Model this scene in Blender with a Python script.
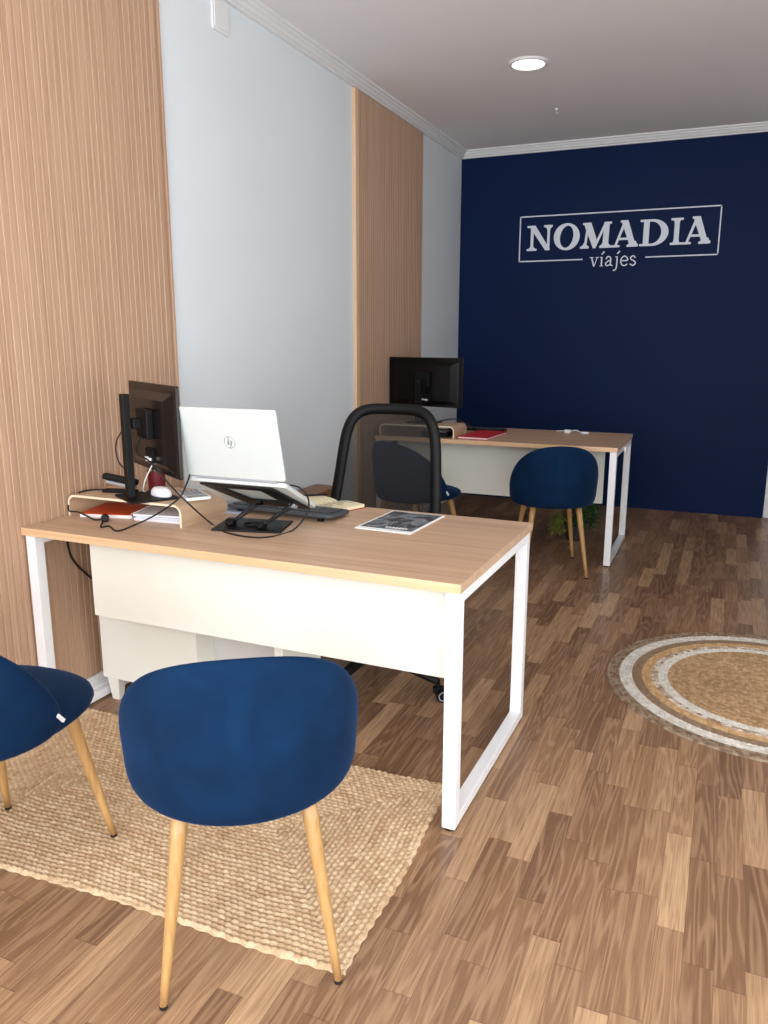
import bpy, bmesh, math, random
import numpy as np
from mathutils import Vector, Matrix
random.seed(7)
for o in list(bpy.data.objects): bpy.data.objects.remove(o)
C = bpy.context.scene.collection
PI = math.pi

# ------------------------------------------------------------------ camera
PITCH, ROLL, YAW = .215, .001, .4058
cy, sy = math.cos(YAW), math.sin(YAW)
fw = Vector((-sy*math.cos(PITCH), cy*math.cos(PITCH), -math.sin(PITCH)))
rt = Vector((cy, sy, 0)); up = rt.cross(fw)
r2 = math.cos(ROLL)*rt + math.sin(ROLL)*up; u2 = -math.sin(ROLL)*rt + math.cos(ROLL)*up
cam = bpy.data.cameras.new('camera'); co = bpy.data.objects.new('camera', cam); C.objects.link(co)
co.matrix_world = Matrix(((r2.x, u2.x, -fw.x, 2.1688), (r2.y, u2.y, -fw.y, 0), (r2.z, u2.z, -fw.z, 1.3696), (0, 0, 0, 1)))
cam.sensor_fit = 'VERTICAL'; cam.sensor_height = 24; cam.lens = 24*791.9/1024
cam.clip_start = .05
bpy.context.scene.camera = co

# ------------------------------------------------------------------ light
world = bpy.data.worlds.new('world'); bpy.context.scene.world = world; world.use_nodes = True
bg = world.node_tree.nodes['Background']; bg.inputs[0].default_value = (.62, .76, 1, 1); bg.inputs[1].default_value = 1.0
def area(name, loc, rot, sx, sy_, power, col):
    l = bpy.data.lights.new(name, 'AREA'); l.shape = 'RECTANGLE'; l.size = sx; l.size_y = sy_; l.energy = power; l.color = col
    o = bpy.data.objects.new(name, l); C.objects.link(o); o.location = loc; o.rotation_euler = rot
    return o
# daylight that comes in through the shop window behind the camera
area('window_daylight', (1.75, -1.45, 1.40), (math.radians(97), 0, 0), 3.3, 2.4, 94, (.97, .98, 1.0))
# fill light added on the unseen right side, brightens left wall and ceiling
area('side_fill_light', (3.60, .6, 1.5), (0, math.radians(110), 0), 2.3, 3.6, 60, (.93, .965, 1.0))
vs = bpy.context.scene.view_settings
vs.view_transform = 'Standard'; vs.look = 'None'; vs.gamma = 1; vs.use_curve_mapping = False; vs.exposure = 0.6

# ------------------------------------------------------------------ helpers
def s2l(c): c /= 255.; return c/12.92 if c <= .04045 else ((c+.055)/1.055)**2.4
def rgb(r, g, b): return (s2l(r), s2l(g), s2l(b), 1)
MATS = {}
def mat(name, col, rough=.5, metal=0, noise=0, nscale=20, bump=0, bscale=200, sheen=0, emit=0, spec=None, stretch=None, coat=0):
    if name in MATS: return MATS[name]
    m = bpy.data.materials.new(name); m.use_nodes = True; nt = m.node_tree; b = nt.nodes['Principled BSDF']
    b.inputs['Base Color'].default_value = col; b.inputs['Roughness'].default_value = rough; b.inputs['Metallic'].default_value = metal
    if spec is not None: b.inputs['Specular IOR Level'].default_value = spec
    if sheen: b.inputs['Sheen Weight'].default_value = sheen; b.inputs['Sheen Roughness'].default_value = .4; b.inputs['Sheen Tint'].default_value = (.3, .5, 1, 1)
    if coat: b.inputs['Coat Weight'].default_value = coat
    if emit: b.inputs['Emission Color'].default_value = col; b.inputs['Emission Strength'].default_value = emit
    tc = nt.nodes.new('ShaderNodeTexCoord'); mp = nt.nodes.new('ShaderNodeMapping'); nt.links.new(tc.outputs['Object'], mp.inputs[0])
    if stretch: mp.inputs['Scale'].default_value = stretch
    if noise:
        n = nt.nodes.new('ShaderNodeTexNoise'); n.inputs['Scale'].default_value = nscale; n.inputs['Detail'].default_value = 5
        nt.links.new(mp.outputs[0], n.inputs['Vector'])
        mx = nt.nodes.new('ShaderNodeMix'); mx.data_type = 'RGBA'
        mx.inputs[6].default_value = tuple(max(0, c*(1-noise)) for c in col[:3])+(1,); mx.inputs[7].default_value = tuple(min(1, c*(1+noise)) for c in col[:3])+(1,)
        cr = nt.nodes.new('ShaderNodeMapRange'); cr.inputs[1].default_value = .3; cr.inputs[2].default_value = .7
        nt.links.new(n.outputs['Fac'], cr.inputs[0]); nt.links.new(cr.outputs[0], mx.inputs[0]); nt.links.new(mx.outputs[2], b.inputs['Base Color'])
    if bump:
        n = nt.nodes.new('ShaderNodeTexNoise'); n.inputs['Scale'].default_value = bscale; nt.links.new(mp.outputs[0], n.inputs['Vector'])
        bp = nt.nodes.new('ShaderNodeBump'); bp.inputs['Strength'].default_value = bump; bp.inputs['Distance'].default_value = .002
        nt.links.new(n.outputs['Fac'], bp.inputs['Height']); nt.links.new(bp.outputs[0], b.inputs['Normal'])
    MATS[name] = m; return m

class N:
    """tiny node helper"""
    def __init__(s, m): s.nt = m.node_tree; s.b = s.nt.nodes['Principled BSDF']
    def n(s, t, **k):
        x = s.nt.nodes.new(t)
        for a, v in k.items(): setattr(x, a, v)
        return x
    def put(s, i, v):
        if hasattr(v, 'is_output'): s.nt.links.new(v, i)
        else: i.default_value = v
    def math(s, op, a, b=0, c=None):
        x = s.n('ShaderNodeMath', operation=op); s.put(x.inputs[0], a); s.put(x.inputs[1], b)
        if c is not None: s.put(x.inputs[2], c)
        return x.outputs[0]
    def comb(s, a, b, c=0):
        x = s.n('ShaderNodeCombineXYZ'); s.put(x.inputs[0], a); s.put(x.inputs[1], b); s.put(x.inputs[2], c); return x.outputs[0]
    def mix(s, f, a, b, mode='MIX'):
        x = s.n('ShaderNodeMix', data_type='RGBA', blend_type=mode); s.put(x.inputs[0], f); s.put(x.inputs[6], a); s.put(x.inputs[7], b); return x.outputs[2]
    def noise(s, v, sc=1, det=4, dist=0, rough=.5):
        x = s.n('ShaderNodeTexNoise'); s.put(x.inputs['Vector'], v); x.inputs['Scale'].default_value = sc; x.inputs['Detail'].default_value = det
        x.inputs['Distortion'].default_value = dist; x.inputs['Roughness'].default_value = rough; return x.outputs['Fac']
    def ramp(s, f, stops):
        x = s.n('ShaderNodeValToRGB'); s.put(x.inputs[0], f); e = x.color_ramp.elements
        e[0].position, e[0].color = stops[0]; e[1].position, e[1].color = stops[-1]
        for p, c in stops[1:-1]: k = e.new(p); k.color = c
        return x.outputs[0]
    def rng(s, f, a, b, c=0, d=1):
        x = s.n('ShaderNodeMapRange'); s.put(x.inputs[0], f)
        for i, v in enumerate((a, b, c, d)): x.inputs[i+1].default_value = v
        return x.outputs[0]
    def xyz(s, which='Object'):
        t = s.n('ShaderNodeTexCoord'); q = s.n('ShaderNodeSeparateXYZ'); s.nt.links.new(t.outputs[which], q.inputs[0]); return q.outputs
def newmat(name, rough=.5):
    m = bpy.data.materials.new(name); m.use_nodes = True; m.node_tree.nodes['Principled BSDF'].inputs['Roughness'].default_value = rough
    return m, N(m)

def obj(name, bm, m, parent=None, smooth=False, bevel=0, loc=None):
    if smooth or bevel:
        pass
    me = bpy.data.meshes.new(name); bm.normal_update(); bm.to_mesh(me); bm.free()
    if isinstance(m, (list, tuple)):
        for q in m: me.materials.append(q)
    else: me.materials.append(m)
    o = bpy.data.objects.new(name, me); C.objects.link(o)
    if smooth: me.polygons.foreach_set('use_smooth', [True]*len(me.polygons))
    if bevel:
        b = o.modifiers.new('bevel', 'BEVEL'); b.width = bevel; b.segments = 2; b.limit_method = 'ANGLE'; b.angle_limit = .6
    if parent: o.parent = parent
    if loc is not None: o.location = loc
    return o
def thing(name, label, cat, loc=(0, 0, 0), rz=0, group=None):
    o = bpy.data.objects.new(name, None); C.objects.link(o); o.location = loc; o.rotation_euler = (0, 0, rz); o.empty_display_size = .05
    return tag(o, label, cat, group)
def tag(o, label, cat, group=None):
    o['label'] = label; o['category'] = cat
    if group: o['group'] = group
    return o
def struct(name, bm, m, parent=None, **k):
    o = obj(name, bm, m, parent, **k)
    if not parent: o['kind'] = 'structure'
    return o
def bx(bm, x0, y0, z0, x1, y1, z1, M=None):
    vs_ = [bm.verts.new(p) for p in ((x0, y0, z0), (x1, y0, z0), (x1, y1, z0), (x0, y1, z0), (x0, y0, z1), (x1, y0, z1), (x1, y1, z1), (x0, y1, z1))]
    for f in ((3, 2, 1, 0), (4, 5, 6, 7), (0, 1, 5, 4), (1, 2, 6, 5), (2, 3, 7, 6), (3, 0, 4, 7)): bm.faces.new([vs_[i] for i in f])
    if M is not None: bmesh.ops.transform(bm, matrix=M, verts=vs_)
    return vs_
def box(*a, M=None): bm = bmesh.new(); bx(bm, *a, M=M); return bm
def cone(bm, p0, p1, r0, r1, seg=20, cap=True):
    p0, p1 = Vector(p0), Vector(p1); d = (p1-p0).normalized(); a = d.orthogonal().normalized(); b = d.cross(a)
    R = []
    for p, r in ((p0, r0), (p1, r1)): R.append([bm.verts.new(p+r*(math.cos(2*PI*i/seg)*a+math.sin(2*PI*i/seg)*b)) for i in range(seg)])
    for i in range(seg): bm.faces.new((R[0][i], R[0][(i+1) % seg], R[1][(i+1) % seg], R[1][i]))
    if cap: bm.faces.new(R[0][::-1]); bm.faces.new(R[1])
    return bm
def catmull(P, n=8, closed=False):
    P = [Vector(p) for p in P]; out = []; L = len(P)
    for i in range(L if closed else L-1):
        if closed: a, b, c, d = P[(i-1) % L], P[i], P[(i+1) % L], P[(i+2) % L]
        else: a, b, c, d = P[max(i-1, 0)], P[i], P[i+1], P[min(i+2, L-1)]
        for k in range(n):
            t = k/n; out.append(.5*((2*b)+(c-a)*t+(2*a-5*b+4*c-d)*t*t+(3*b-a-3*c+d)*t**3))
    if not closed: out.append(P[-1])
    return out
def tube(bm, P, r, seg=8, closed=False, sx=1, flat=None):
    rings = []; n = len(P); prev = None
    for i, p in enumerate(P):
        if closed: d = (P[(i+1) % n]-P[i-1]).normalized()
        else: d = (P[min(i+1, n-1)]-P[max(i-1, 0)]).normalized()
        if flat is not None: a = Vector(flat).normalized(); a = (a-d*a.dot(d)).normalized()
        elif prev is None: a = d.orthogonal().normalized()
        else: a = (prev-d*prev.dot(d)).normalized()
        prev = a; b = d.cross(a); rr = r[i] if isinstance(r, list) else r
        rings.append([bm.verts.new(p+rr*(math.cos(2*PI*k/seg)*a+sx*math.sin(2*PI*k/seg)*b)) for k in range(seg)])
    for i in range(n if closed else n-1):
        A, B = rings[i], rings[(i+1) % n]
        for k in range(seg): bm.faces.new((A[k], A[(k+1) % seg], B[(k+1) % seg], B[k]))
    if not closed: bm.faces.new(rings[0][::-1]); bm.faces.new(rings[-1])
    return bm
def prism(bm, pts, fn, t):
    """pts 2-D outline, fn(u, v, w) -> 3-D, thickness from w = 0 to t"""
    A = [bm.verts.new(fn(u, v, 0)) for u, v in pts]; B = [bm.verts.new(fn(u, v, t)) for u, v in pts]; n = len(pts)
    for i in range(n): bm.faces.new((A[i], A[(i+1) % n], B[(i+1) % n], B[i]))
    bm.faces.new(A[::-1]); bm.faces.new(B)
def fixn(bm): bmesh.ops.recalc_face_normals(bm, faces=bm.faces); return bm
def rrect(x0, y0, x1, y1, r, n=5):
    out = []
    for cx_, cy_, a0 in ((x1-r, y1-r, 0), (x0+r, y1-r, 90), (x0+r, y0+r, 180), (x1-r, y0+r, 270)):
        for k in range(n+1): a = math.radians(a0+90*k/n); out.append((cx_+r*math.cos(a), cy_+r*math.sin(a)))
    return out
XY = lambda z: (lambda u, v, w: (u, v, z+w))

# ------------------------------------------------------------------ materials
def wood(name, c1, c2, axis='x', rough=.45, fine=90, coarse=2.2, amp=1.0):
    m, n = newmat(name, rough); q = n.xyz()
    if axis == 'x': v = n.comb(n.math('MULTIPLY', q[0], coarse), n.math('MULTIPLY', q[1], fine), n.math('MULTIPLY', q[2], fine))
    elif axis == 'y': v = n.comb(n.math('MULTIPLY', q[0], fine), n.math('MULTIPLY', q[1], coarse), n.math('MULTIPLY', q[2], fine))
    else: v = n.comb(n.math('MULTIPLY', q[0], fine), n.math('MULTIPLY', q[1], fine), n.math('MULTIPLY', q[2], coarse))
    f = n.noise(v, 1, 4, .3); f2 = n.noise(v, .25, 2)
    g = n.rng(n.math('ADD', n.math('MULTIPLY', f, .65), n.math('MULTIPLY', f2, .35)), .5-.18/amp, .5+.18/amp)
    n.put(n.b.inputs['Base Color'], n.mix(g, c1, c2)); return m
M_desk = wood('desk_laminate', rgb(182, 148, 120), rgb(208, 176, 146), 'x', .42)
M_edge = wood('desk_edge_laminate', rgb(212, 170, 126), rgb(232, 196, 154), 'x', .45)
M_slat = wood('slat_wood', rgb(170, 134, 109), rgb(198, 163, 135), 'z', .55, fine=160, coarse=3)
M_slat2 = wood('slat_wood_light', rgb(218, 180, 140), rgb(230, 196, 158), 'z', .5, fine=120)
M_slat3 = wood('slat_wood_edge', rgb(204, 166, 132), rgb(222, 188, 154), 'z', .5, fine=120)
M_ply = wood('plywood', rgb(190, 157, 124), rgb(213, 182, 150), 'y', .45, fine=40)
M_plyedge = mat('plywood_edge', rgb(238, 220, 190), .5, noise=.1, nscale=200)
M_leg = wood('oak_leg', rgb(168, 126, 74), rgb(194, 152, 98), 'z', .4, fine=110, coarse=6)
M_brown = wood('brown_wood', rgb(120, 82, 56), rgb(152, 108, 76), 'y', .5)
M_whitemet = mat('white_metal', rgb(244, 244, 244), .3, noise=.01)
M_panel = mat('white_panel', rgb(240, 239, 226), .4, noise=.012, nscale=6)
M_whitewall = mat('wall_paint', rgb(228, 234, 236), .75, noise=.025, nscale=1.6, bump=.15, bscale=60)
M_ceil = mat('ceiling_paint', rgb(240, 235, 232), .85, noise=.01, nscale=2)
M_trim = mat('trim_paint', rgb(232, 231, 229), .45, noise=.01)
M_blue = mat('navy_paint', rgb(6, 29, 68), .55, noise=.05, nscale=1.2, spec=.12)
M_black = mat('black_plastic', rgb(8, 8, 9), .55, spec=.25, noise=.1)
M_blackm = mat('black_metal', rgb(12, 12, 14), .45, spec=.3, noise=.05)
M_gloss = mat('black_gloss', rgb(9, 9, 11), .22, spec=.3, noise=.05)
M_rubber = mat('black_rubber', rgb(16, 16, 16), .7, noise=.1)
M_grey = mat('grey_plastic', rgb(150, 152, 156), .4, noise=.05)
M_white = mat('white_plastic', rgb(240, 240, 240), .35, noise=.01)
M_paper = mat('paper', rgb(240, 240, 238), .8, noise=.03, nscale=40)
M_silver = mat('silver_shell', rgb(208, 214, 210), .38, metal=.15, noise=.01)
M_silver2 = mat('silver_logo', rgb(186, 192, 192), .2, metal=.6, noise=.02)
M_signw = mat('sign_white', rgb(226, 232, 240), .5, noise=.02)

def velvet():
    m, n = newmat('blue_velvet', .85); q = n.n('ShaderNodeTexCoord').outputs['Object']
    f = n.noise(q, 7, 6, .6, .6); g = n.rng(f, .30, .72)
    n.put(n.b.inputs['Base Color'], n.mix(g, rgb(0, 27, 54), rgb(4, 40, 73)))
    n.b.inputs['Sheen Weight'].default_value = .12; n.b.inputs['Sheen Roughness'].default_value = .35; n.b.inputs['Sheen Tint'].default_value = (.15, .4, 1, 1)
    n.b.inputs['Specular IOR Level'].default_value = .15
    return m
M_velvet = velvet()

def floor_mat():
    m, n = newmat('laminate_floor', .33); q = n.xyz()
    xs = n.math('DIVIDE', n.math('ADD', q[0], 10), .0655); i = n.math('FLOOR', xs)
    wn = n.n('ShaderNodeTexWhiteNoise', noise_dimensions='1D'); n.put(wn.inputs['W'], i); r1 = wn.outputs[0]
    ys = n.math('ADD', n.math('DIVIDE', q[1], .40), n.math('MULTIPLY', r1, 7.3)); j = n.math('FLOOR', ys)
    w2 = n.n('ShaderNodeTexWhiteNoise', noise_dimensions='2D'); n.put(w2.inputs['Vector'], n.comb(i, j)); r2_ = w2.outputs[0]
    base = n.ramp(r2_, [(0, rgb(120, 88, 64)), (.4, rgb(140, 105, 77)), (.75, rgb(158, 122, 90)), (1, rgb(190, 153, 116))])
    off = n.math('MULTIPLY', r2_, 37.)
    v = n.comb(n.math('ADD', n.math('MULTIPLY', q[0], 260), off), n.math('MULTIPLY', q[1], 7), off)
    fine = n.noise(v, 1, 5, .4, .6)
    vv = n.comb(n.math('ADD', n.math('MULTIPLY', q[0], 15), off), n.math('MULTIPLY', q[1], 1.0), off)
    big = n.noise(vv, 1, 2, .3)
    band = n.math('SINE', n.math('MULTIPLY', big, 70))
    c = n.mix(n.math('MULTIPLY', n.rng(fine, .42, .70), .62), base, rgb(104, 68, 48))
    c = n.mix(n.math('MULTIPLY', n.rng(band, -.2, 1), .20), c, rgb(222, 184, 142))
    fx = n.math('FRACT', xs); fy = n.math('FRACT', ys)
    e1 = n.math('LESS_THAN', fx, .025); e2 = n.math('LESS_THAN', fy, .006); e = n.math('MAXIMUM', e1, e2)
    c = n.mix(n.math('MULTIPLY', e, .45), c, rgb(80, 52, 38))
    n.put(n.b.inputs['Base Color'], c)
    n.put(n.b.inputs['Roughness'], n.rng(fine, .3, .7, .28, .42))
    return m
M_floor = floor_mat()

def fibre_mat(name, attr='fibre'):
    m, n = newmat(name, .9); a = n.n('ShaderNodeVertexColor'); a.layer_name = attr
    t = n.n('ShaderNodeTexCoord').outputs['Object']; f = n.noise(t, 240, 4)
    c = n.mix(n.rng(f, .35, .7, .0, .42), a.outputs[0], rgb(128, 92, 62)); n.put(n.b.inputs['Base Color'], c)
    f3 = n.noise(t, 500, 2); b = n.n('ShaderNodeBump'); b.inputs['Strength'].default_value = .5; b.inputs['Distance'].default_value = .003
    n.put(b.inputs['Height'], f3); n.put(n.b.inputs['Normal'], b.outputs[0]); n.b.inputs['Specular IOR Level'].default_value = .1
    return m
M_jute = fibre_mat('jute_fibre')

# ------------------------------------------------------------------ room shell
WX, YB, ZC, XR, YF = -.026, 6.74, 2.885, 3.65, -1.5
XB = 2.504
struct('floor', box(WX-.1, YF, -.1, XR+.1, YB+.15, 0), M_floor)
struct('ceiling', box(WX-.1, YF, ZC, XR+.1, YB+.15, ZC+.1), M_ceil)
struct('wall_left', box(WX-.1, YF, 0, WX, YB, ZC), M_whitewall)
struct('wall_back', box(WX-.1, YB, 0, XB, YB+.12, ZC), M_blue)
struct('wall_right', box(XR, YF, 0, XR+.1, YB+.15, ZC), M_whitewall)
bm = bmesh.new(); bx(bm, XB, YB, 2.2, XR, YB+.12, ZC); bx(bm, 3.45, YB, 0, XR, YB+.12, 2.2)
struct('wall_back_white', bm, M_whitewall)
bm = bmesh.new(); bx(bm, XB+.002, YB+.01, .004, 3.448, YB+.05, 2.198)
d = struct('door_1', bm, M_trim)
bm = bmesh.new(); bx(bm, XB+.10, YB+.004, .15, 3.35, YB+.012, 1.0); bx(bm, XB+.10, YB+.004, 1.1, 3.35, YB+.012, 2.08); obj('door_panel', bm, M_trim, d, bevel=.003)
bm = bmesh.new(); cone(bm, (3.38, YB+.012, 1.03), (3.38, YB-.04, 1.03), .01, .01); cone(bm, (3.38, YB-.04, 1.03), (3.27, YB-.04, 1.03), .009, .009); obj('door_handle', bm, M_grey, d)
# shop front behind the camera: low sill, head and two mullions round the window opening
bm = bmesh.new(); bx(bm, WX-.1, YF-.12, 0, XR+.1, YF, .18); bx(bm, WX-.1, YF-.12, 2.72, XR+.1, YF, ZC+.1)
bx(bm, WX-.1, YF-.12, .18, WX+.08, YF, 2.72); bx(bm, XR-.08, YF-.12, .18, XR+.1, YF, 2.72)
struct('wall_front', bm, M_whitewall)

def cornice(name, path):
    prof = [(0, 0), (.018, 0), (.020, .008), (.032, .014), (.040, .028), (.044, .030), (.050, .034), (.052, .042), (.066, .046), (.070, .058), (0, .058)]
    prof = [(0, -.012)]+prof[1:] if False else prof
    bm = bmesh.new(); S = []
    for (x, y, nx, ny) in path: S.append([bm.verts.new((x+nx*d_, y+ny*d_, ZC-.056+z_)) for d_, z_ in prof])
    for A, B in zip(S[:-1], S[1:]):
        for k in range(len(prof)): bm.faces.new((A[k], A[(k+1) % len(prof)], B[(k+1) % len(prof)], B[k]))
    bm.faces.new(S[0]); bm.faces.new(S[-1][::-1])
    return struct(name, fixn(bm), M_trim)
cornice('trim_1', [(WX, YF, 1, 0), (WX, YB, 1, -1)])
cornice('trim_2', [(WX, YB, 1, -1), (XR, YB, 0, -1)])
def baseboard(name, y0, y1, x=WX):
    bm = bmesh.new(); pr = [(0, 0), (.034, 0), (.034, .045), (.022, .056), (.022, .078), (.016, .084), (0, .084)]
    prism(bm, pr, lambda u, v, w: (x+u, y0+w, v), y1-y0); struct(name, fixn(bm), M_trim)
baseboard('baseboard_left', YF, YB)

# slatted wood panels on the left wall
def slat_panel(name, y0, y1, label, trim_front):
    t = thing(name, label, 'wall panel', (WX, y0, .086))
    P = .0305; W = y1-y0; z1 = ZC-.060-.086
    bm = bmesh.new(); n = int((W-.03)/P); a = .012 if not trim_front else .045
    n = int((W-a-.014)/P); pts = [(0, 0)]
    ys = a
    out = [(0, a), (.0085, a)]
    for k in range(n):
        y = a+k*P; out += [(.0085, y+.0008), (.0085, y+.0034), (.0138, y+.0054), (.0142, y+.0060), (.0142, y+.0298), (.0138, y+.0303)]
    out += [(.0085, y1-y0-.012), (0, y1-y0-.012)]
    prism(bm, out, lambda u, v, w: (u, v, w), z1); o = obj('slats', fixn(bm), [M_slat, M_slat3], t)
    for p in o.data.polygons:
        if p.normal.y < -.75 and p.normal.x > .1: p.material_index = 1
    obj('edge_trim', box(0, 0, 0, .022, a-.0005, z1), M_slat2, t, bevel=.001)
    obj('edge_trim', box(0, W-.0115, 0, .0155, W, z1), M_slat, t, bevel=.001)
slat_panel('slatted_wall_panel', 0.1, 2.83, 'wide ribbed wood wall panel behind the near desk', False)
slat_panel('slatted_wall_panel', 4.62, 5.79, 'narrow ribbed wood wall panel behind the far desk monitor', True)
# blank cover plate high on the wall
t = thing('wall_cover_plate', 'small white square cover plate high on the white wall', 'cover plate', (WX, 3.205, 2.69))
bm = bmesh.new(); prism(bm, rrect(0, 0, .125, .125, .008), lambda u, v, w: (w, u, v), .009); obj('plate', fixn(bm), M_trim, t, bevel=.002)
bm = bmesh.new(); prism(bm, rrect(.012, .012, .113, .113, .006), lambda u, v, w: (.009+w, u, v), .003); obj('cover', fixn(bm), M_trim, t)

# ------------------------------------------------------------------ ceiling lamp and hook
t = thing('ceiling_downlight', 'round glowing recessed downlight in the ceiling', 'ceiling light', (.985, 4.80, ZC))
M_lamp = mat('lamp_glow', (1, .98, .95, 1), emit=9)
bm = bmesh.new()
for (ra, za), (rb, zb) in zip([(.112, 0), (.108, -.010), (.092, -.014), (.088, -.006)][:-1], [(.112, 0), (.108, -.010), (.092, -.014), (.088, -.006)][1:]):
    A = [bm.verts.new((ra*math.cos(2*PI*k/48), ra*math.sin(2*PI*k/48), za)) for k in range(48)]; B = [bm.verts.new((rb*math.cos(2*PI*k/48), rb*math.sin(2*PI*k/48), zb)) for k in range(48)]
    for k in range(48): bm.faces.new((A[k], A[(k+1) % 48], B[(k+1) % 48], B[k]))
bmesh.ops.remove_doubles(bm, verts=bm.verts, dist=1e-5); obj('trim_ring', fixn(bm), M_trim, t, smooth=True)
bm = bmesh.new(); cone(bm, (0, 0, -.001), (0, 0, -.007), .0885, .0885, 48); obj('diffuser', bm, M_lamp, t)
bm = bmesh.new(); cone(bm, (0, 0, 0), (0, 0, -.008), .011, .009); tube(bm, catmull([(0, 0, -.006), (0, 0, -.022), (.008, 0, -.031), (.014, 0, -.022)]), .0016)
o = obj('ceiling_hook', bm, M_white, loc=(.95, 5.77, ZC)); tag(o, 'tiny white hook hanging from the ceiling past the lamp', 'hook')

# ------------------------------------------------------------------ wall sign
sign = thing('wall_sign', 'white framed agency lettering on the navy wall', 'sign', (0, YB, 0))
SW = lambda u, v, w: (u, -w, v)
SK = [0]
def ribbon(bm, P, w, t=.004, closed=False):
    n = len(P); L = []; R_ = []
    for i in range(n):
        if closed: a, b = Vector(P[i-1]), Vector(P[(i+1) % n])
        else: a, b = Vector(P[max(i-1, 0)]), Vector(P[min(i+1, n-1)])
        d = (b-a).normalized(); nn = Vector((-d.y, d.x)); ww = w[i] if isinstance(w, list) else w
        L.append((P[i][0]+nn.x*ww/2, P[i][1]+nn.y*ww/2)); R_.append((P[i][0]-nn.x*ww/2, P[i][1]-nn.y*ww/2))
    SK[0] += 1; t = .004+.00012*(SK[0] % 17)
    for i in range(n if closed else n-1):
        k = (i+1) % n; prism(bm, [L[i], L[k], R_[k], R_[i]], SW, t)
def sm(P, n=8, closed=False): return [(p.x, p.y) for p in catmull([(a, b, 0) for a, b in P], n, closed)]
def bar(bm, x0, x1, y0, y1, r=None, t=.004):
    SK[0] += 1; t = .004+.00012*(SK[0] % 17)
    r = r if r else min(x1-x0, y1-y0)*.45; prism(bm, rrect(x0, y0, x1, y1, r, 4), SW, t)
bm = bmesh.new(); lw = .009
fx0, fx1, fz0, fz1 = .486, 2.016, 1.992, 2.350
for a in ((fx0, fz1-lw, fx1, fz1), (fx0, fz0, fx0+lw, fz1), (fx1-lw, fz0, fx1, fz1), (fx0, fz0, 1.008, fz0+lw), (1.49, fz0, fx1, fz0+lw)):
    prism(bm, [(a[0], a[1]), (a[2], a[1]), (a[2], a[3]), (a[0], a[3])], SW, .004)
obj('border', fixn(bm), M_signw, sign)
Z0, CH = 2.078, .196
def letter(ch, x0, x1):
    bm = bmesh.new(); w = x1-x0; X = lambda u: x0+u*w; Z = lambda v: Z0+v*CH
    def q(*p):
        SK[0] += 1; prism(bm, [(X(a), Z(b)) for a, b in p], SW, .004+.00012*(SK[0] % 17))
    def se(u0, u1, v, up_=True, h=.085):       # soft slab serif
        bar(bm, X(u0), X(u1), Z(v), Z(v+h), .007)
    def flare(uc, half, v, d):                   # bracket between the stem and its serif
        q((uc-half-.09, v), (uc+half+.09, v), (uc+half+.02, v+d*.06), (uc+half, v+d*.14), (uc-half, v+d*.14), (uc-half-.02, v+d*.06))
    if ch == 'N':
        q((.15, .04), (.26, .04), (.26, .98), (.15, .98)); flare(.205, .05, .08, 1); se(.0, .40, 0)
        q((.02, 1), (.32, 1), (.93, .02), (.86, 0), (.74, 0), (.13, .90)); se(.0, .2, .915)
        q((.80, .06), (.90, .06), (.90, .96), (.80, .96)); se(.66, 1.0, .915); flare(.85, .05, .92, -1)
    elif ch == 'O':
        O = [(.5+.5*math.cos(a), .5+.53*math.sin(a)) for a in [2*PI*k/40 for k in range(40)]]
        I = [(.5+.255*math.cos(a)+.035*math.sin(a), .5+.43*math.sin(a)) for a in [2*PI*k/40 for k in range(40)]]
        for k in range(40): j = (k+1) % 40; q(O[k], O[j], I[j], I[k])
    elif ch == 'M':
        q((.12, .04), (.20, .04), (.27, .96), (.20, .96)); se(0, .29, 0); flare(.155, .04, .08, 1)
        q((.08, 1), (.33, 1), (.54, .30), (.49, .0), (.42, 0)); se(.06, .3, .915)
        q((.42, 0), (.50, 0), (.84, .98), (.76, .98)); q((.74, .98), (.92, .98), (.90, .04), (.72, .04))
        se(.62, 1.0, 0); se(.76, .99, .915); flare(.81, .09, .08, 1)
    elif ch == 'A':
        q((.12, .04), (.21, .04), (.54, .96), (.43, .96)); se(0, .33, 0)
        q((.34, 1.02), (.60, 1.02), (.92, .04), (.70, .04)); se(.58, 1.0, 0); se(.32, .56, .935)
        q((.22, .27), (.74, .27), (.72, .36), (.26, .36)); flare(.81, .11, .08, 1)
    elif ch == 'D':
        q((.13, .03), (.33, .03), (.33, .97), (.13, .97)); se(0, .42, 0); se(0, .42, .915)
        A = [-PI/2+PI*k/24 for k in range(25)]
        O = [(.44+.56*math.cos(a), .5+.5*math.sin(a)) for a in A]; I = [(.40+.35*math.cos(a), .5+.415*math.sin(a)) for a in A]
        O = [(.28, 0)]+O+[(.28, 1)]; I = [(.28, .085)]+I+[(.28, .915)]
        for k in range(len(O)-1): q(O[k], O[k+1], I[k+1], I[k])
    elif ch == 'I':
        q((.30, .03), (.70, .03), (.70, .97), (.30, .97)); se(0, 1, 0); se(0, 1, .915); flare(.5, .2, .08, 1); flare(.5, .2, .92, -1)
    obj('letter', fixn(bm), M_signw, sign)
for ch, a, b in (('N', .549, .757), ('O', .769, .976), ('M', .982, 1.225), ('A', 1.222, 1.428), ('D', 1.436, 1.648), ('I', 1.662, 1.752), ('A', 1.748, 1.953)): letter(ch, a, b)
def small(fn):
    bm = bmesh.new(); fn(bm); obj('letter', fixn(bm), M_signw, sign)
b0, xh = 1.938, .072; tk, tn = .0105, .006
def g_v(bm):
    ribbon(bm, [(1.078, b0+xh), (1.100, b0)], tk); ribbon(bm, [(1.100, b0), (1.124, b0+xh)], tn); bar(bm, 1.064, 1.094, b0+xh-.006, b0+xh); bar(bm, 1.110, 1.136, b0+xh-.006, b0+xh)
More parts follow.
